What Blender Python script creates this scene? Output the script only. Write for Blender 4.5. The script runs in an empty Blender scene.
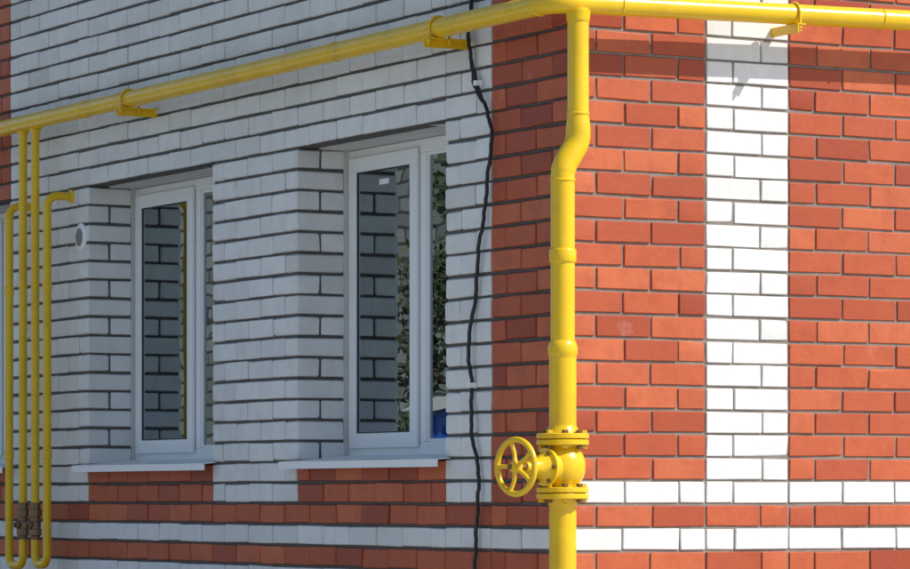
import bpy, math, random
from mathutils import Vector, Matrix
random.seed(7)
S=bpy.context.scene
H=0.0988
ZC=1.61
# ------------------------------------------------------------------ helpers
def link(o,parent=None):
    S.collection.objects.link(o)
    if parent: o.parent=parent
    return o
def empty(name):
    e=bpy.data.objects.new(name,None); e.empty_display_size=.2
    return link(e)
def mesh_obj(name,v,f,mats,parent=None,fm=None,smooth=False):
    me=bpy.data.meshes.new(name); me.from_pydata([tuple(a) for a in v],[],f)
    if not isinstance(mats,(list,tuple)): mats=[mats]
    for m in mats: me.materials.append(m)
    if fm: me.polygons.foreach_set('material_index',fm)
    if smooth: me.polygons.foreach_set('use_smooth',[True]*len(f))
    me.update()
    return link(bpy.data.objects.new(name,me),parent)
def nodes(name):
    m=bpy.data.materials.new(name); m.use_nodes=True
    nt=m.node_tree; b=nt.nodes['Principled BSDF']
    return m,nt,b
def noise(nt,co,scale,detail=4,rough=.6):
    n=nt.nodes.new('ShaderNodeTexNoise'); n.inputs['Scale'].default_value=scale
    n.inputs['Detail'].default_value=detail; n.inputs['Roughness'].default_value=rough
    nt.links.new(co,n.inputs['Vector']); return n.outputs['Fac']
def ramp(nt,fac,stops):
    r=nt.nodes.new('ShaderNodeValToRGB'); e=r.color_ramp.elements
    while len(e)<len(stops): e.new(.5)
    for i,(p,c) in enumerate(stops):
        e[i].position=p; e[i].color=(c,c,c,1) if isinstance(c,(int,float)) else (*c,1)
    nt.links.new(fac,r.inputs['Fac']); return r.outputs['Color']
def mix(nt,fac,a,b,blend='MIX'):
    m=nt.nodes.new('ShaderNodeMix'); m.data_type='RGBA'; m.blend_type=blend
    for s,i in ((fac,0),(a,6),(b,7)):
        if isinstance(s,(int,float)): m.inputs[i].default_value=s
        elif isinstance(s,tuple): m.inputs[i].default_value=(*s,1)
        else: nt.links.new(s,m.inputs[i])
    return m.outputs[2]
def bump(nt,b,h,strength,dist):
    n=nt.nodes.new('ShaderNodeBump'); n.inputs['Strength'].default_value=strength; n.inputs['Distance'].default_value=dist
    nt.links.new(h,n.inputs['Height']); nt.links.new(n.outputs[0],b.inputs['Normal'])
def coord(nt): return nt.nodes.new('ShaderNodeTexCoord').outputs['Object']
def scaled(nt,co,s):
    mp=nt.nodes.new('ShaderNodeMapping'); mp.inputs['Scale'].default_value=s; nt.links.new(co,mp.inputs['Vector']); return mp.outputs[0]

# ------------------------------------------------------------------ materials
def brick_mat(name,cs,stain,stainamt,chip,chipamt,bloom,rough,bs):
    m,nt,b=nodes(name); co=coord(nt)
    g=nt.nodes.new('ShaderNodeNewGeometry')
    col=ramp(nt,g.outputs['Random Per Island'],cs)
    n1=noise(nt,co,9,5,.65); col=mix(nt,mix(nt,1.0,ramp(nt,n1,[(.45,0),(.75,1)]),(stainamt,)*3,'MULTIPLY'),col,stain)
    n5=noise(nt,scaled(nt,co,(7,7,.8)),3,4,.6); col=mix(nt,mix(nt,1.0,ramp(nt,n5,[(.55,0),(.8,1)]),(.35,)*3,'MULTIPLY'),col,stain)
    n2=noise(nt,co,80,4,.7); sp=ramp(nt,n2,[(.31,1),(.36,0)])
    col=mix(nt,mix(nt,1.0,sp,(chipamt,)*3,'MULTIPLY'),col,chip)
    n4=ramp(nt,noise(nt,co,5.5,5,.7),[(.64,0),(.74,1)])
    col=mix(nt,mix(nt,1.0,n4,(bloom,)*3,'MULTIPLY'),col,(.62,.52,.46))
    n3=noise(nt,co,1.6,3,.5); col=mix(nt,1.0,col,ramp(nt,n3,[(.3,.92),(.7,1.0)]),'MULTIPLY')
    nt.links.new(col,b.inputs['Base Color']); b.inputs['Roughness'].default_value=rough
    b.inputs['Specular IOR Level'].default_value=.3
    hh=mix(nt,.5,noise(nt,co,45,5,.7),noise(nt,co,14,3,.5))
    bump(nt,b,hh,bs,.007)
    return m
M_white=brick_mat('white_painted_brick',[(0,(.74,.735,.72)),(.5,(.80,.795,.78)),(.9,(.83,.825,.81)),(1,(.67,.665,.64))],(.61,.60,.57),.5,(.36,.33,.29),.7,.15,.6,.42)
M_red=brick_mat('red_painted_brick',[(0,(.34,.060,.026)),(.25,(.46,.093,.037)),(.6,(.53,.115,.043)),(.85,(.59,.150,.060)),(1,(.40,.072,.032))],(.35,.066,.034),.6,(.20,.05,.03),.6,.22,.5,.5)
def simple(name,c,rough=.7,var=.15,scale=12,bmp=.3,metal=0):
    m,nt,b=nodes(name); co=coord(nt)
    n=noise(nt,co,scale,6,.65)
    col=mix(nt,n,tuple(x*(1-var) for x in c),tuple(min(1,x*(1+var)) for x in c))
    nt.links.new(col,b.inputs['Base Color']); b.inputs['Roughness'].default_value=rough; b.inputs['Metallic'].default_value=metal
    if bmp: bump(nt,b,noise(nt,co,scale*5,4,.7),bmp,.004)
    return m
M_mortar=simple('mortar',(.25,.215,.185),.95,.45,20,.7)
M_mortarL=simple('shade_darkened_mortar',(.10,.095,.088),.95,.5,20,.7)  # darker mortar copy for the left wall, joint shade put into its colour
M_conc=simple('concrete',(.42,.41,.38),.9,.2,6,.4)
M_pvc=simple('white_pvc',(.86,.87,.88),.3,.03,4,0)
M_sill=simple('white_sheet_metal',(.86,.87,.88),.35,.05,5,0)
M_gasket=simple('rubber_gasket',(.03,.03,.03),.6,.1,5,0)
M_lintel=simple('white_plaster',(.6,.6,.58),.8,.15,12,.4)
M_vent=simple('grey_plastic_vent',(.22,.22,.21),.6,.2,12,.2)
M_roof=simple('roof_sheet',(.16,.06,.04),.5,.15,3,0)
M_soffit=simple('soffit_board',(.5,.48,.44),.7,.1,3,0)
M_room=simple('room_plaster',(.25,.25,.24),.9,.1,3,0)
M_cable=simple('black_cable',(.012,.012,.013),.45,.2,30,0)
M_brass=simple('aged_brass',(.24,.16,.09),.45,.5,60,.4,.6)
M_dirtmetal=simple('rusty_bolt',(.20,.10,.03),.6,.5,60,.4,.2)
M_blue=simple('blue_sheet_metal',(.03,.10,.42),.45,.15,3,0)
m,nt,b=nodes('yellow_gas_paint'); co=coord(nt)
col=mix(nt,noise(nt,co,6,4,.6),(.74,.455,.006),(.86,.56,.010))
ch=ramp(nt,noise(nt,co,38,6,.7),[(.66,0),(.71,1)])
col=mix(nt,mix(nt,1.0,ch,(.75,)*3,'MULTIPLY'),col,(.22,.12,.02))
dd=ramp(nt,noise(nt,co,3.5,6,.7),[(.5,0),(.8,1)])
col=mix(nt,mix(nt,1.0,dd,(.5,)*3,'MULTIPLY'),col,(.44,.25,.015))
nt.links.new(col,b.inputs['Base Color'])
nt.links.new(ramp(nt,noise(nt,co,15,4),[(.3,.18),(.7,.36)]),b.inputs['Roughness'])
bump(nt,b,noise(nt,co,60,4,.6),.3,.003)
M_yel=m
m=bpy.data.materials.new('window_glass'); m.use_nodes=True; nt=m.node_tree; nt.nodes.clear()
o=nt.nodes.new('ShaderNodeOutputMaterial'); gl=nt.nodes.new('ShaderNodeBsdfGlossy'); gl.inputs['Roughness'].default_value=.005
gl.inputs['Color'].default_value=(.80,.92,.96,1); tr=nt.nodes.new('ShaderNodeBsdfTransparent'); tr.inputs['Color'].default_value=(.45,.5,.52,1)
fr=nt.nodes.new('ShaderNodeFresnel'); fr.inputs['IOR'].default_value=4.8
ms=nt.nodes.new('ShaderNodeMixShader'); nt.links.new(fr.outputs[0],ms.inputs[0]); nt.links.new(tr.outputs[0],ms.inputs[1]); nt.links.new(gl.outputs[0],ms.inputs[2])
bp=nt.nodes.new('ShaderNodeBump'); bp.inputs['Strength'].default_value=.04; bp.inputs['Distance'].default_value=.02
tc=coord(nt); nt.links.new(noise(nt,tc,2.5,1,.5),bp.inputs['Height']); nt.links.new(bp.outputs[0],gl.inputs['Normal'])
nt.links.new(ms.outputs[0],o.inputs[0]); M_glass=m

# ------------------------------------------------------------------ box collector
class Boxes:
    def __init__(s): s.v=[];s.f=[];s.m=[]
    def plain(s,x0,x1,y0,y1,z0,z1,mi=0):
        n=len(s.v)
        s.v+=[(x,y,z) for x in(x0,x1) for y in(y0,y1) for z in(z0,z1)]
        for q in((0,1,3,2),(4,6,7,5),(0,4,5,1),(2,3,7,6),(0,2,6,4),(1,5,7,3)):
            s.f.append(tuple(n+i for i in q)); s.m.append(mi)
    def bev(s,x0,x1,y0,y1,z0,z1,b,ms,jit=0.0):
        idx={}
        for cx in(0,1):
            for cy in(0,1):
                for cz in(0,1):
                    j=[random.uniform(-jit,jit) for _ in range(3)]
                    P=[(x0,x1)[cx]+j[0],(y0,y1)[cy]+j[1],(z0,z1)[cz]+j[2]]
                    sg=[1-2*cx,1-2*cy,1-2*cz]
                    bb=b*random.uniform(.7,1.5)
                    if random.random()<.03: bb=max(bb,random.uniform(.007,.011))
                    for ax in range(3):
                        Q=[P[i]+(0 if i==ax else sg[i]*bb) for i in range(3)]
                        idx[(cx,cy,cz,ax)]=len(s.v); s.v.append(tuple(Q))
        def add(q,mi): s.f.append(tuple(q)); s.m.append(mi)
        I=lambda c,ax: idx[(c[0],c[1],c[2],ax)]
        for ax in range(3):
            o=[i for i in range(3) if i!=ax]
            for side in(0,1):
                cs=[]
                for a,bq in((0,0),(1,0),(1,1),(0,1)):
                    c=[0,0,0]; c[ax]=side; c[o[0]]=a; c[o[1]]=bq; cs.append(c)
                add([I(c,ax) for c in cs], ms[0] if (ax==0 and side==0) else ms[1])
        for ax in range(3):
            o=[i for i in range(3) if i!=ax]
            for a in(0,1):
                for bq in(0,1):
                    c0=[0,0,0];c0[o[0]]=a;c0[o[1]]=bq;c1=list(c0);c1[ax]=1
                    add([I(c0,o[0]),I(c1,o[0]),I(c1,o[1]),I(c0,o[1])], ms[0] if (c0[0]==0 and ax!=0) else ms[1])
        for cx in(0,1):
            for cy in(0,1):
                for cz in(0,1):
                    add([idx[(cx,cy,cz,a)] for a in range(3)], ms[0] if cx==0 else ms[1])
    def obj(s,name,mats,parent,wn=False):
        o=mesh_obj(name,s.v,s.f,mats,parent,s.m,smooth=wn)
        import bmesh
        bm=bmesh.new(); bm.from_mesh(o.data); bmesh.ops.recalc_face_normals(bm,faces=bm.faces); bm.to_mesh(o.data); bm.free()
        if wn:
            w=o.modifiers.new('wn','WEIGHTED_NORMAL'); w.keep_sharp=False; w.weight=90
        return o

# ------------------------------------------------------------------ brick house
house=empty('brick_house')
KL={0:0,5:.68,8:1.11,19:2.637,26:3.626,38:5.248,46:6.397,58:8.02,66:9.17,74:10.27}
KR={0:0,5:.666,8:1.080,20:2.73,32:4.38,44:6.03}
def interp(K,u):
    ks=sorted(K)
    for a,b in zip(ks,ks[1:]):
        if a<=u<=b: return K[a]+(K[b]-K[a])*(u-a)/(b-a)
OPEN=[(8,19),(26,38),(46,58)]
ZO0,ZO1=18,33
KTOP=54; KBOT=3
WH,RD=0,1
def colL(u,k):
    if k<=15: return WH if k in(14,12) else RD
    if u<5: return RD
    if u>=46: return RD
    if k<18:
        for a,b in OPEN:
            if a<=u<b: return RD
    return WH
def colR(u,k):
    if k<=15: return WH if k in(14,12) else RD
    if k==16: return WH
    return WH if 5<=u<8 else RD
bk=Boxes()
DJ=.12; GV=.0040; BEV=.0042
def course(k):
    p=k%2
    for wall in('R','L'):
        GH=.0055 if wall=='R' else .0064
        z0=k*H+GH; z1=(k+1)*H-GH
        K=KR if wall=='R' else KL
        end=max(K)
        first2=(p==0) if wall=='R' else (p==1)
        cuts=set(range(0 if first2 else 1,end+1,2)); cuts|={0,end}
        inopen=(wall=='L' and ZO0<=k<ZO1)
        cuts|={5,8}
        if wall=='L':
            cuts|={46}
            if k<18 and k>=16 or inopen:
                for a,b in OPEN: cuts|={a,b}
        cuts=sorted(cuts)
        wob=0
        for a,b in zip(cuts,cuts[1:]):
            if inopen and any(o0<=a<o1 for o0,o1 in OPEN): continue
            if a==0 and not first2: continue
            t0=interp(K,a); t1=interp(K,b)
            eL=eR=False
            if inopen:
                eL=any(a==o1 for o0,o1 in OPEN); eR=any(b==o0 for o0,o1 in OPEN)
            if a not in(0,5,8) and not eL: t0+=wob
            wob=0 if (b in(5,8) or eR) else random.uniform(-.007,.007)
            if b<end: t1+=wob
            s0=t0+(0 if (a==0 or eL) else GV); s1=t1-(0 if eR else GV)
            A=.0018 if wall=='R' else .0026
            dj=random.uniform(-A,A); zj=random.uniform(-.0017,.0017)
            dep=DJ
            if (eL or eR) and b-a==1: dep=.25
            if a==0: dep=interp(KL if wall=='R' else KR,1)-GV
            if wall=='R':
                c=colR(a,k); cl=colL(0,k) if a==0 else c
                bk.bev(s0,s1,dj*(a>0),dep,z0+zj,z1+zj,BEV*.85,(cl,c),.0014)
            else:
                c=colL(a,k)
                if a==0:
                    bk.bev(0,dep,s0,s1,z0+zj,z1+zj,BEV,(c,colR(0,k)),.0014)
                else:
                    bk.bev(dj,dep,s0,s1,z0+zj,z1+zj,BEV*(1.8 if (eL or eR) else 1.1),(c,c),.0018)
                if (eL or eR) and b-a==2:
                    if eL: bk.bev(.129,.25,t0,t0+.12,z0,z1,BEV*1.3,(c,c),.0015)
                    if eR: bk.bev(.129,.25,t1-.12,t1,z0,z1,BEV*1.3,(c,c),.0015)
for k in range(KBOT,KTOP): course(k)
bk.obj('bricks',[M_white,M_red],house,wn=True)
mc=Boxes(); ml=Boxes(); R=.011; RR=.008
zb,zt=KBOT*H-.02,KTOP*H-.004
LX1=interp(KR,44); LY1=interp(KL,74)
mc.plain(R+.001,LX1,RR,.4,zb,zt)
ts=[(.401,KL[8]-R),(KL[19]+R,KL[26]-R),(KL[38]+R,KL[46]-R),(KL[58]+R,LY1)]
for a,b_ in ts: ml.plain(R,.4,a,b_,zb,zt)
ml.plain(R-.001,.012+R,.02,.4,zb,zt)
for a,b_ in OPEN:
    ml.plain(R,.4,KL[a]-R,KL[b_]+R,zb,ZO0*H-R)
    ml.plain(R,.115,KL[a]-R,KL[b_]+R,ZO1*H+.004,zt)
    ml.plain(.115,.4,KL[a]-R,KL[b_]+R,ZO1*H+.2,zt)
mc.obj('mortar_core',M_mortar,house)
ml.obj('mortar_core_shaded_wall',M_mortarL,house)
ln=Boxes()
for a,b_ in OPEN:
    ln.plain(.12,.4,KL[a]-R,KL[b_]+R,ZO1*H-.004,ZO1*H+.2)
    # render fillet between reveal bricks and frame
    ln.plain(.246,.2715,KL[b_]-.003,KL[b_]+.02,ZO0*H,ZO1*H-.005)
    ln.plain(.246,.2715,KL[a]-.02,KL[a]+.003,ZO0*H,ZO1*H-.005)
ln.obj('lintels_and_reveal_plaster',M_lintel,house)
pw=Boxes()
pw.plain(.4,LX1,LY1-.4,LY1,0,zt); pw.plain(LX1-.4,LX1,.4,LY1-.4,0,zt)
pw.obj('rear_walls',M_conc,house)
pl=Boxes(); pl.plain(-.03,LX1+.02,-.03,.4,-.2,KBOT*H-.005); pl.plain(-.03,.4,.4,LY1+.02,-.2,KBOT*H-.005)
pl.obj('plinth',M_conc,house)
rm=Boxes(); rm.plain(3.2,3.3,.41,LY1-.41,0.05,zt-.3); rm.plain(.41,3.19,.41,LY1-.41,.9,.95); rm.plain(.41,3.19,.41,LY1-.41,3.6,3.65)
rm.plain(.41,3.19,3.08,3.16,.96,3.59); rm.plain(.41,3.19,5.8,5.88,.96,3.59)
rm.obj('rooms',M_room,house)
e=.45; zr=KTOP*H
v=[(-e,-e,zr),(LX1+e,-e,zr),(LX1+e,LY1+e,zr),(-e,LY1+e,zr),(-e,-e,zr+.16),(LX1+e,-e,zr+.16),(LX1+e,LY1+e,zr+.16),(-e,LY1+e,zr+.16),(LX1/2,3.2,zr+2),(LX1/2,LY1-3.2,zr+2)]
f=[(0,3,2,1),(0,1,5,4),(1,2,6,5),(2,3,7,6),(3,0,4,7),(4,5,8),(5,6,9,8),(6,7,9),(7,4,8,9)]
mesh_obj('roof',v,f,[M_soffit,M_roof],house,[0,0,0,0,0,1,1,1,1])
def window(t0,t1,idx,sticker=False):
    z0,z1=ZO0*H,ZO1*H
    fb=Boxes(); mid=(t0+t1)/2; fo=.062
    a,b_=t0-.004,t1+.004
    zz0=z0+.012; zz1=z1-.006
    fb.plain(.272,.335,a,a+fo,zz0,zz1); fb.plain(.272,.335,b_-fo,b_,zz0,zz1)
    fb.plain(.273,.334,a+fo,b_-fo,zz0,zz0+fo+.01); fb.plain(.273,.334,a+fo,b_-fo,zz1-fo,zz1)
    fb.plain(.2735,.333,mid-.036,mid+.036,zz0+fo+.01,zz1-fo)
    s0,s1=mid+.018,b_-fo+.022; q0,q1=zz0+fo-.012,zz1-fo+.022; w=.07
    fb.plain(.252,.270,s0,s0+w,q0,q1); fb.plain(.252,.270,s1-w,s1,q0,q1)
    fb.plain(.2525,.2695,s0+w,s1-w,q0,q0+w); fb.plain(.2525,.2695,s0+w,s1-w,q1-w,q1)
    g0,g1=a+fo,mid-.036; h0,h1=zz0+fo+.01,zz1-fo
    fb.plain(.280,.30,g0,g0+.016,h0,h1); fb.plain(.280,.30,g1-.016,g1,h0,h1)
    fb.plain(.281,.30,g0+.016,g1-.016,h0,h0+.016); fb.plain(.281,.30,g0+.016,g1-.016,h1-.016,h1)
    o=fb.obj('window_frame_%d'%idx,M_pvc,house)
    bm=o.modifiers.new('b','BEVEL'); bm.width=.004; bm.segments=2
    gk=Boxes(); 
    A0,A1,B0,B1=s0+w-.003,s1-w+.003,q0+w-.003,q1-w+.003; gw=.009
    gk.plain(.262,.268,A0,A0+gw,B0,B1); gk.plain(.262,.268,A1-gw,A1,B0,B1); gk.plain(.262,.268,A0+gw,A1-gw,B0,B0+gw); gk.plain(.262,.268,A0+gw,A1-gw,B1-gw,B1)
    gk.obj('window_gasket_%d'%idx,M_gasket,house)
    x=.266
    mesh_obj('window_glass_%d'%idx,[(x,A0,B0),(x,A1,B0),(x,A1,B1),(x,A0,B1),(.292,g0,h0),(.292,g1,h0),(.292,g1,h1),(.292,g0,h1)],[(0,3,2,1),(4,7,6,5)],M_glass,house)
    if sticker:
        st=Boxes(); st.plain(.2640,.2652,(A0+A1)/2-.05,(A0+A1)/2+.05,B1-.075,B1-.05); st.obj('window_label',M_pvc,house)
    x0,xf=.275,-.068; zt_=z0+.030; zf=z0-.002
    zs=lambda x:zf+(zt_-zf)*(x-xf)/(x0-xf)
    ex=.06; th=.003
    P=[]
    F=[]
    def slab(xa,xb,ta,tb):
        n=len(P)
        P.extend([(xa,ta,zs(xa)),(xb,ta,zs(xb)),(xb,tb,zs(xb)),(xa,tb,zs(xa)),(xa,ta,zs(xa)-th),(xb,ta,zs(xb)-th),(xb,tb,zs(xb)-th),(xa,tb,zs(xa)-th)])
        F.extend([tuple(n+i for i in q) for q in((0,1,2,3),(7,6,5,4),(0,4,5,1),(1,5,6,2),(2,6,7,3),(3,7,4,0))])
    slab(-.005,x0,t0+.002,t1-.002); slab(xf,-.005,t0-ex,t1+ex)
    sb=Boxes(); sb.v=P; sb.f=F; sb.m=[0]*len(F)
    sb.plain(xf-.002,xf+.001,t0-ex,t1+ex,zf-.034,zf)
    sb.obj('window_sill_%d'%idx,M_sill,house)
window(KL[8],KL[19],1,True); window(KL[26],KL[38],2); window(KL[46],KL[58],3)

# ------------------------------------------------------------------ tubes
def fillet(pts,r,n=8):
    pts=[Vector(p) for p in pts]; out=[pts[0]]
    rr=r if isinstance(r,(list,tuple)) else [r]*len(pts)
    for i in range(1,len(pts)-1):
        p=pts[i]; d1=(p-pts[i-1]).normalized(); d2=(pts[i+1]-p).normalized()
        th=d1.angle(d2)
        if th<.02: out.append(p); continue
        T=rr[i]*math.tan(th/2); h=4/3*math.tan(th/4)*rr[i]
        a=p-d1*T; c=p+d2*T; b1=a+d1*h; b2=c-d2*h
        for k in range(n+1):
            s=k/n; out.append(a*(1-s)**3+b1*3*s*(1-s)**2+b2*3*s*s*(1-s)+c*s**3)
    out.append(pts[-1]); return out
def tube(name,pts,rad,mat,parent,seg=28,caps=True):
    pts=[Vector(p) for p in pts]
    n=len(pts); rads=rad if isinstance(rad,(list,tuple)) else [rad]*n
    V=[];F=[]; up=None
    for i in range(n):
        d=(pts[min(i+1,n-1)]-pts[max(i-1,0)]).normalized()
        if up is None:
            up=d.orthogonal().normalized()
        up=(up-d*up.dot(d)).normalized(); sd=d.cross(up)
        for j in range(seg):
            a=2*math.pi*j/seg; V.append(pts[i]+(up*math.cos(a)+sd*math.sin(a))*rads[i])
    for i in range(n-1):
        for j in range(seg):
            F.append((i*seg+j,i*seg+(j+1)%seg,(i+1)*seg+(j+1)%seg,(i+1)*seg+j))
    if caps: F.append(tuple(range(seg))[::-1]); F.append(tuple((n-1)*seg+j for j in range(seg)))
    o=mesh_obj(name,V,F,mat,parent,smooth=True)
    o.data.set_sharp_from_angle(angle=math.radians(50)) if hasattr(o.data,'set_sharp_from_angle') else None
    return o
def lathe(name,base,axis,prof,mat,parent,seg=32):
    base=Vector(base); axis=Vector(axis).normalized()
    up=axis.orthogonal().normalized(); sd=axis.cross(up); V=[];F=[]; n=len(prof)
    for d,r in prof:
        for j in range(seg):
            a=2*math.pi*j/seg; V.append(base+axis*d+(up*math.cos(a)+sd*math.sin(a))*max(r,1e-4))
    for i in range(n-1):
        for j in range(seg): F.append((i*seg+j,i*seg+(j+1)%seg,(i+1)*seg+(j+1)%seg,(i+1)*seg+j))
    F.append(tuple(range(seg))[::-1]); F.append(tuple((n-1)*seg+j for j in range(seg)))
    o=mesh_obj(name,V,F,mat,parent,smooth=True)
    if hasattr(o.data,'set_sharp_from_angle'): o.data.set_sharp_from_angle(angle=math.radians(35))
    return o
def torus(name,c,axis,R_,r,mat,parent,seg=48,rs=12):
    c=Vector(c); axis=Vector(axis).normalized(); up=axis.orthogonal().normalized(); sd=axis.cross(up); V=[];F=[]
    for i in range(seg):
        a=2*math.pi*i/seg; d=up*math.cos(a)+sd*math.sin(a)
        for j in range(rs):
            b_=2*math.pi*j/rs; V.append(c+d*(R_+r*math.cos(b_))+axis*r*math.sin(b_))
    for i in range(seg):
        for j in range(rs):
            F.append((i*rs+j,i*rs+(j+1)%rs,((i+1)%seg)*rs+(j+1)%rs,((i+1)%seg)*rs+j))
    return mesh_obj(name,V,F,mat,parent,smooth=True)

# ------------------------------------------------------------------ main gas pipe
gp=empty('gas_pipe')
O=.15; ZP=ZC+2.02
def zr_(s): return ZP+.0205*(s+.1)
pts=fillet([(-O,9.6,ZP),(-O,-O,ZP),(5.9,-O,zr_(5.9))],.115,10)
tube('main_run',pts,.0435,M_yel,gp)
def weld(p,ax,r): lathe('weld_seam',Vector(p)-Vector(ax)*.006,ax,[(0,r),(.002,r+.0025),(.006,r+.004),(.010,r+.0025),(.012,r)],M_yel,gp,28)
weld((-O,-.03,ZP),(0,1,0),.0435); weld((-O,1.9,ZP),(0,1,0),.0435); weld((-O,4.9,ZP),(0,1,0),.0435)
weld((.16,-O,zr_(.16)),(1,0,0),.0435); weld((1.45,-O,zr_(1.45)),(1,0,0),.0435)
tx,jx=-.036,-.108
zc=ZC
dp=fillet([(tx,-O,ZP-.02),(tx,-O,zc+1.56),(tx,-O,zc+1.455),(jx,-O,zc+1.345),(jx,-O,zc+1.25),(jx,-O,zc+.62)],.125,12)
def rr(z):
    z-=zc
    if z>1.56: return .044
    if z>1.50: return .044+(1.56-z)/.06*.007
    if z>1.33: return .051
    return .0495
tube('riser_upper',dp[:1]+[Vector((tx,-O,zc+q)) for q in(1.565,1.54,1.515)]+dp[2:],[rr(p.z) for p in dp[:1]]+[.044,.0475,.0505]+[rr(p.z) for p in dp[2:]],M_yel,gp)
lathe('tee_collar',(tx,-O,ZP-.03),(0,0,-1),[(0,.052),(.03,.048),(.042,.0475),(.046,.045)],M_yel,gp)
lathe('sleeve',(jx,-O,zc+1.015),(0,0,-1),[(0,.049),(.003,.054),(.008,.056),(.05,.056),(.056,.054),(.06,.050)],M_yel,gp)
lathe('weld_seam',(jx,-O,zc+1.30),(0,0,-1),[(0,.0495),(.003,.053),(.009,.053),(.012,.0495)],M_yel,gp)
lathe('weld_seam',(tx,-O,zc+1.575),(0,0,-1),[(0,.044),(.003,.0475),(.009,.0475),(.012,.044)],M_yel,gp)
lathe('collar',(jx,-O,zc+.64),(0,0,-1),[(0,.049),(.006,.055),(.03,.0615),(.055,.0615),(.062,.058),(.07,.0565)],M_yel,gp)
tube('riser_lower',[(jx,-O,zc+.60),(jx,-O,zc+.25)],.0560,M_yel,gp)
tube('riser_bottom',[(jx,-O,zc-.01),(jx,-O,-.1)],.0560,M_yel,gp)
def angle_iron(base,dirv,length,name):
    base=Vector(base); d=Vector(dirv).normalized(); sd=Vector((0,0,1)).cross(d); 
    V=[];F=[]
    def bar(u0,u1,s0,s1,z0,z1):
        n=len(V)
        for u in(u0,u1):
            for s_ in(s0,s1):
                for z in(z0,z1): V.append(base+d*u+sd*s_+Vector((0,0,z)))
        for q in((0,1,3,2),(4,6,7,5),(0,4,5,1),(2,3,7,6),(0,2,6,4),(1,5,7,3)): F.append(tuple(n+i for i in q))
    bar(-.05,length,-.02,.02,-.005,0); bar(-.05,length,-.02,-.015,-.04,-.005)
    o=mesh_obj(name,V,F,M_yel,gp)
    import bmesh
    bm=bmesh.new(); bm.from_mesh(o.data); bmesh.ops.recalc_face_normals(bm,faces=bm.faces); bm.to_mesh(o.data); bm.free()
    pc=base+d*O+Vector((0,0,.0435)); r=.050
    pp=[pc+d*r+Vector((0,0,-.075))]+[pc+d*r*math.cos(a)+Vector((0,0,r*math.sin(a))) for a in [math.pi*i/14 for i in range(15)]]+[pc-d*r+Vector((0,0,-.075))]
    tube(name+'_clamp',pp,.006,M_yel,gp,10)
    for s_ in(-1,1):
        lathe(name+'_nut',pc+d*r*s_+Vector((0,0,-.062)),(0,0,1),[(0,.012),(.012,.012)],M_yel,gp,6)
for t in(.874,4.318,7.6): angle_iron((0,t,ZP-.0435),(-1,0,0),.215,'bracket')
for s_ in(1.01,4.0): angle_iron((s_,0,zr_(s_)-.0435),(0,-1,0),.215,'bracket')

# ------------------------------------------------------------------ gate valve
gv=empty('gas_valve')
vx,vy=jx,-O
def fl(z,h,r,name): return lathe(name,(vx,vy,zc+z),(0,0,1),[(0,r-.003),(.003,r),(h-.003,r),(h,r-.003)],M_yel,gv,48)
fl(.238,.022,.108,'flange'); fl(.212,.022,.108,'flange')
fl(.018,.022,.108,'flange'); fl(-.008,.022,.108,'flange')
lathe('hub_top',(vx,vy,zc+.259),(0,0,1),[(0,.075),(.012,.066),(.03,.058),(.034,.057)],M_yel,gv)
lathe('hub_bottom',(vx,vy,zc-.007),(0,0,-1),[(0,.072),(.012,.064),(.03,.058),(.034,.057)],M_yel,gv)
lathe('body',(vx,vy,zc+.035),(0,0,1),[(0,.066),(.01,.064),(.02,.068),(.04,.083),(.065,.092),(.09,.094),(.115,.092),(.14,.083),(.16,.068),(.17,.064),(.18,.068)],M_yel,gv)
for zz in(.225,.006):
    for i in range(8):
        a=2*math.pi*(i+.5)/8; bx_,by_=vx+.087*math.cos(a),vy+.087*math.sin(a)
        lathe('bolt_shank',(bx_,by_,zc+zz-.03),(0,0,1),[(0,.0075),(.074,.0075)],M_dirtmetal,gv,10)
        lathe('bolt_nut',(bx_,by_,zc+zz+.0355),(0,0,1),[(0,.0135),(.013,.0135)],M_dirtmetal if i%3!=1 else M_yel,gv,6)
        lathe('bolt_head',(bx_,by_,zc+zz-.0275),(0,0,1),[(0,.0135),(.013,.0135)],M_yel if i%2 else M_dirtmetal,gv,6)
    lathe('seal_gasket',(vx,vy,zc+zz+.009),(0,0,1),[(0,.092),(.004,.092)],M_dirtmetal,gv,32)
ax=Vector((-.966,-.259,0)); vc=Vector((vx,vy,zc+.122))
lathe('bonnet',vc,ax,[(.05,.07),(.085,.068),(.092,.078),(.106,.078),(.109,.06),(.13,.045),(.15,.034),(.172,.030),(.175,.036),(.187,.036),(.19,.022),(.21,.02)],M_yel,gv)
up=Vector((0,0,1)); sd=ax.cross(up)
for i in range(6):
    a=2*math.pi*(i+.5)/6
    lathe('bonnet_bolt',vc+ax*.104+(up*math.cos(a)+sd*math.sin(a))*.066,ax,[(0,.009),(.012,.009)],M_dirtmetal,gv,6)
tube('stem',[vc+ax*.19,vc+ax*.30],.011,M_dirtmetal,gv,16)
wc=vc+ax*.262
torus('handwheel_rim',wc,ax,.110,.0125,M_yel,gv)
lathe('handwheel_hub',wc-ax*.02,ax,[(0,.018),(.004,.024),(.034,.024),(.038,.018)],M_yel,gv,24)
lathe('handwheel_nut',wc+ax*.018,ax,[(0,.015),(.014,.015)],M_yel,gv,6)
for i in range(5):
    a=2*math.pi*i/5+.3; d=up*math.cos(a)+sd*math.sin(a)
    tube('handwheel_spoke',[wc+d*.015,wc+d*.06-ax*.008,wc+d*.106],[.010,.0085,.0095],M_yel,gv,12)

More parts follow.
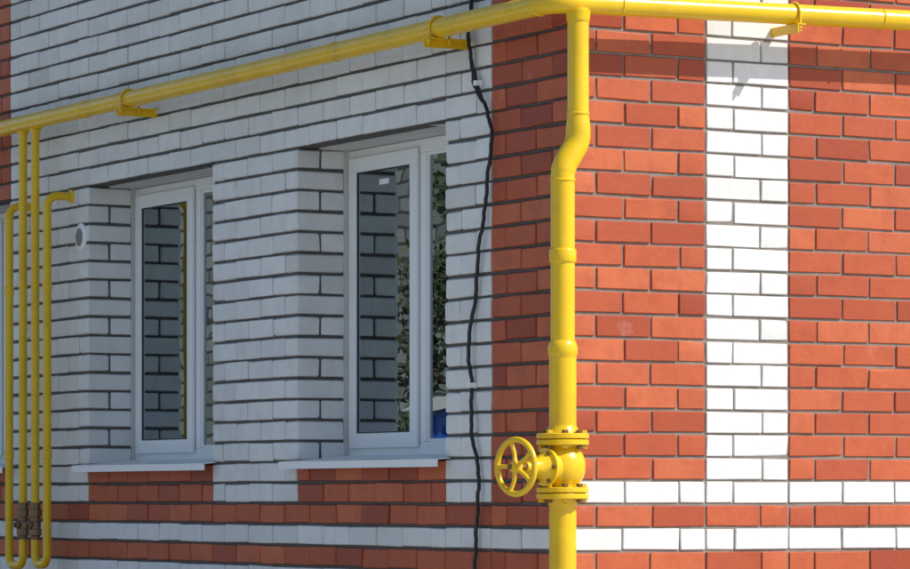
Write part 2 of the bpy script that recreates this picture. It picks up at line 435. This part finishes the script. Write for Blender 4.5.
# ------------------------------------------------------------------ service risers
sr=empty('gas_service_pipes')
o2=.14; T=[5.480,5.654,5.833,6.042]; r2=.0225
zt1=zc+1.61; zb_=zc-.36
tube('loop_1',fillet([(.05,T[0],zt1),(-o2,T[0],zt1),(-o2,T[0],zb_),(-o2,T[1],zb_),(-o2,T[1],ZP)],.06,8),r2,M_yel,sr,20)
tube('loop_2',fillet([(.05,T[3],zt1-.02),(-o2,T[3],zt1-.02),(-o2,T[3],zb_-.01),(-o2,T[2],zb_-.01),(-o2,T[2],ZP)],.06,8),r2,M_yel,sr,20)
for t in T[1:3]:
    lathe('saddle',(-o2,t,ZP-.035),(0,0,-1),[(0,.034),(.015,.028),(.03,.0225)],M_yel,sr)
    zu=zc-.03
    lathe('union',(-o2,t,zu),(0,0,-1),[(0,.024),(.004,.030),(.035,.030),(.038,.037),(.075,.037),(.078,.028),(.10,.026),(.103,.033),(.14,.033),(.143,.037),(.175,.037),(.18,.028),(.2,.024)],M_brass,sr,8)
    lathe('tap_stem',(-o2,t,zu-.12),(-1,-.3,0),[(0,.02),(.045,.02),(.05,.012),(.07,.012)],M_brass,sr,12)
for t in(T[0],T[3]):
    lathe('wall_collar',(-.012,t,zt1-(.0 if t==T[0] else .02)),(1,0,0),[(0,.032),(.003,.037),(.013,.037)],M_yel,sr)
    for z in(1.15,.25):
        lathe('coupling',(-o2,t,zc+z),(0,0,-1),[(0,.022),(.003,.026),(.045,.026),(.048,.022)],M_yel,sr,20)
lathe('vent_rim',(.004,5.345,zc+1.385),(-1,0,0),[(0,.075),(.008,.075),(.014,.068),(.016,.052)],M_pvc,house,28)
lathe('vent_core',(-.008,5.345,zc+1.385),(-1,0,0),[(0,.05),(.006,.048),(.010,.035),(.014,.030)],M_vent,house,28)

# ------------------------------------------------------------------ cable
cb=empty('electric_cable')
px=[(476,-260),(477,-60),(475,0),(474,40),(478,72),(483,90),(491,112),(496,140),(493,175),(488,215),(484,250),(479,295),(474,345),(475,385),(477,430),(482,470),(483,500),(480,540),(479,600),(478,800)]
cp=[(-.016-.012*math.sin(i*1.7)**2,.781-(x-480)*.0092,ZC+(497-y)/232.1) for i,(x,y) in enumerate(px)]
cp[0]=(-.016,cp[0][1],min(cp[0][2],5.2)); cp[-1]=(-.016,cp[-1][1],.32)
def catmull(P,n=8):
    P=[Vector(p) for p in P]; out=[]
    for i in range(len(P)-1):
        p0=P[max(i-1,0)];p1=P[i];p2=P[i+1];p3=P[min(i+2,len(P)-1)]
        for k in range(n):
            s=k/n; out.append(.5*((2*p1)+(p2-p0)*s+(2*p0-5*p1+4*p2-p3)*s*s+(3*p1-p0-3*p2+p3)*s**3))
    out.append(P[-1]); return out
cc=catmull(cp); cc=[p+Vector((0,.004*math.sin(i*.9)+.003*math.sin(i*2.3),0)) for i,p in enumerate(cc)]
tube('cable_run',cc,.0085,M_cable,cb,10)
c2=[p+Vector((-.006,.016*math.sin(i*.21),.0)) for i,p in enumerate(cc) if i<46]
tube('cable_second_strand',c2,.006,M_cable,cb,8)
def clip(t,z): 
    bb=Boxes(); bb.plain(-.034,-.002,t-.014,t+.014,z-.011,z+.011); bb.obj('cable_clip',M_pvc,cb)
clip(.827,ZC+.4825); clip(.765,ZC+1.78)

# ------------------------------------------------------------------ ground etc
m,nt,b=nodes('grass_ground'); co=coord(nt)
col=mix(nt,noise(nt,co,.6,6,.6),(.06,.09,.025),(.13,.14,.06)); col=mix(nt,noise(nt,co,25,5,.7),col,(.06,.08,.025))
nt.links.new(col,b.inputs['Base Color']); b.inputs['Roughness'].default_value=.95
bump(nt,b,noise(nt,co,30,5,.8),.6,.03)
mesh_obj('ground',[(-400,-400,0),(400,-400,0),(400,400,0),(-400,400,0)],[(0,1,2,3)],m)
pv=Boxes(); pv.plain(-1.1,LX1+1.1,-1.1,-.032,.004,.1); pv.plain(-1.1,-.032,-.032,LY1+1,.004,.1)
M_yard=simple('pale_bounce_concrete',(.46,.455,.44),.9,.15,1.5,.4)
pv.obj('pavement',M_conc,None)
mesh_obj('bounce_yard',[(-11,-30,.005),(14,-30,.005),(14,-1.1,.005),(-1.1,-1.1,.005),(-1.1,24,.005),(-11,24,.005)],[(0,1,2,3,4,5)],M_yard)  # unseen pale yard, added to bounce sunlight onto the left wall
nh=empty('neighbouring_house')
m,nt,b=nodes('pale_brick_wall'); co=coord(nt)
sx=nt.nodes.new('ShaderNodeSeparateXYZ'); nt.links.new(co,sx.inputs[0]); ad=nt.nodes.new('ShaderNodeMath'); nt.links.new(sx.outputs[0],ad.inputs[0]); nt.links.new(sx.outputs[1],ad.inputs[1])
cbn=nt.nodes.new('ShaderNodeCombineXYZ'); nt.links.new(ad.outputs[0],cbn.inputs[0]); nt.links.new(sx.outputs[2],cbn.inputs[1])
bt=nt.nodes.new('ShaderNodeTexBrick'); nt.links.new(cbn.outputs[0],bt.inputs['Vector'])
bt.inputs['Scale'].default_value=1; bt.inputs['Brick Width'].default_value=.39; bt.inputs['Row Height'].default_value=.19; bt.inputs['Mortar Size'].default_value=.02
bt.inputs['Color1'].default_value=(.30,.30,.29,1); bt.inputs['Color2'].default_value=(.17,.17,.165,1); bt.inputs['Mortar'].default_value=(.06,.06,.055,1)
nt.links.new(bt.outputs['Color'],b.inputs['Base Color']); b.inputs['Roughness'].default_value=.9
nb=Boxes(); nb.plain(-24,-13,21,46,0,7.2); nb.obj('walls',m,nh)
nw=Boxes()
for y in(22.6,32.2,39.2,43):
    for z in(1.2,4.4): nw.plain(-12.99,-12.93,y,y+1.5,z,z+1.5)
for i in range(3):
    nw.plain(-22.5+i*3,-21.1+i*3,20.93,20.99,1.2,2.7)
nw.obj('windows',M_gasket,nh)
mesh_obj('roof',[(-24.5,20.5,7.2),(-12.5,20.5,7.2),(-12.5,46.5,7.2),(-24.5,46.5,7.2),(-18.5,26,9.8),(-18.5,41,9.8)],[(0,1,4),(1,2,5,4),(2,3,5),(3,0,4,5),(0,3,2,1)],M_roof,nh)
# unseen blue sheet-metal garage, added so the window glass reflects blue
gg=empty('added_metal_garage')
gb=Boxes(); gb.plain(-12.8,-10.6,18.6,23.35,0,2.55)
for i in range(24): gb.plain(-10.601,-10.575,18.65+i*.2,18.72+i*.2,.03,2.5)
for i in range(11): gb.plain(-12.75+i*.2,-12.68+i*.2,18.575,18.601,.03,2.5)
gb.obj('walls',M_blue,gg)
mesh_obj('roof',[(-12.95,18.4,2.555),(-10.4,18.4,2.555),(-10.4,23.5,2.555),(-12.95,23.5,2.555),(-11.7,18.4,3.0),(-11.7,23.5,3.0)],[(0,1,4),(1,2,5,4),(2,3,5),(3,0,4,5),(0,3,2,1)],M_conc,gg)
M_bark=simple('bark',(.10,.075,.05),.95,.4,20,.8)
m,nt,b=nodes('leaves'); g=nt.nodes.new('ShaderNodeNewGeometry')
nt.links.new(ramp(nt,g.outputs['Random Per Island'],[(0,(.03,.045,.02)),(.6,(.05,.07,.03)),(1,(.08,.095,.045))]),b.inputs['Base Color']); b.inputs['Roughness'].default_value=.6
M_leaf=m
def tree(x,y,h,seed,sp=1,nl=200):
    rnd=random.Random(seed); t=empty('deciduous_tree'); 
    base=Vector((x,y,0)); top=base+Vector((rnd.uniform(-.2,.2),rnd.uniform(-.2,.2),h*.75))
    tr=[base.lerp(top,i/8)+Vector((rnd.uniform(-.05,.05),rnd.uniform(-.05,.05),0)) for i in range(9)]
    tube('trunk',tr,[.2*(1-i/9)+.03 for i in range(9)],M_bark,t,12)
    cl=[]
    for i in range(13):
        s=tr[2+i%7]; a=i*2.4; L=h*rnd.uniform(.16,.30)*sp; e_=s+Vector((math.cos(a)*L,math.sin(a)*L,L*rnd.uniform(.1,.9)))
        mid=s.lerp(e_,.5)+Vector((0,0,-.08))
        tube('limb',[s,mid,e_],[.07,.045,.015],M_bark,t,8)
        cl+=[(e_,h*.12*sp),(mid.lerp(e_,.6),h*.1*sp)]
    cl.append((top,h*.14*sp))
    V=[];F=[]
    for c,r in cl:
        for _ in range(nl):
            d=Vector((rnd.gauss(0,1),rnd.gauss(0,1),rnd.gauss(0,1))).normalized()*r*rnd.uniform(.4,1.15)
            p=c+d; u=Vector((rnd.gauss(0,1),rnd.gauss(0,1),rnd.gauss(0,1))).normalized(); w=u.orthogonal().normalized(); s_=rnd.uniform(.04,.08)
            n=len(V); V+= [p-u*s_,p+w*s_*.5,p+u*s_,p-w*s_*.5]; F.append((n,n+1,n+2,n+3))
    mesh_obj('crown',V,F,M_leaf,t)
tree(-12.0,24.6,6.0,2,.55,150)

# ------------------------------------------------------------------ light
sv=Vector((.9,-1,1.3)).normalized()
el=math.asin(sv.z)
w=bpy.data.worlds.new('World'); S.world=w; w.use_nodes=True; nt=w.node_tree
sky=nt.nodes.new('ShaderNodeTexSky'); sky.sky_type='NISHITA'; sky.sun_disc=False; sky.sun_elevation=el
sky.sun_rotation=math.atan2(sv.x,sv.y)
nt.links.new(sky.outputs[0],nt.nodes['Background'].inputs[0]); nt.nodes['Background'].inputs[1].default_value=.145
L=bpy.data.lights.new('sun','SUN'); L.energy=4.8; L.angle=math.radians(.5); L.color=(1,.95,.87)
lo=link(bpy.data.objects.new('sun',L)); lo.rotation_euler=sv.to_track_quat('Z','Y').to_euler()
# ------------------------------------------------------------------ camera
al=math.radians(31); D=Vector((math.sin(al),math.cos(al),0)); Rv=Vector((math.cos(al),-math.sin(al),0))
c=bpy.data.cameras.new('camera'); co_=link(bpy.data.objects.new('camera',c)); S.camera=co_
co_.location=-(D*15.82+Rv*(-.5455)); co_.location.z=ZC; co_.rotation_euler=(math.radians(90),0,-al)
c.sensor_width=36; c.lens=151.4; c.shift_x=-(700-455)/910; c.shift_y=(497-284.5)/910; c.clip_end=1500; c.clip_start=.1
S.view_settings.view_transform='Standard'; S.view_settings.look='None'; S.view_settings.exposure=0
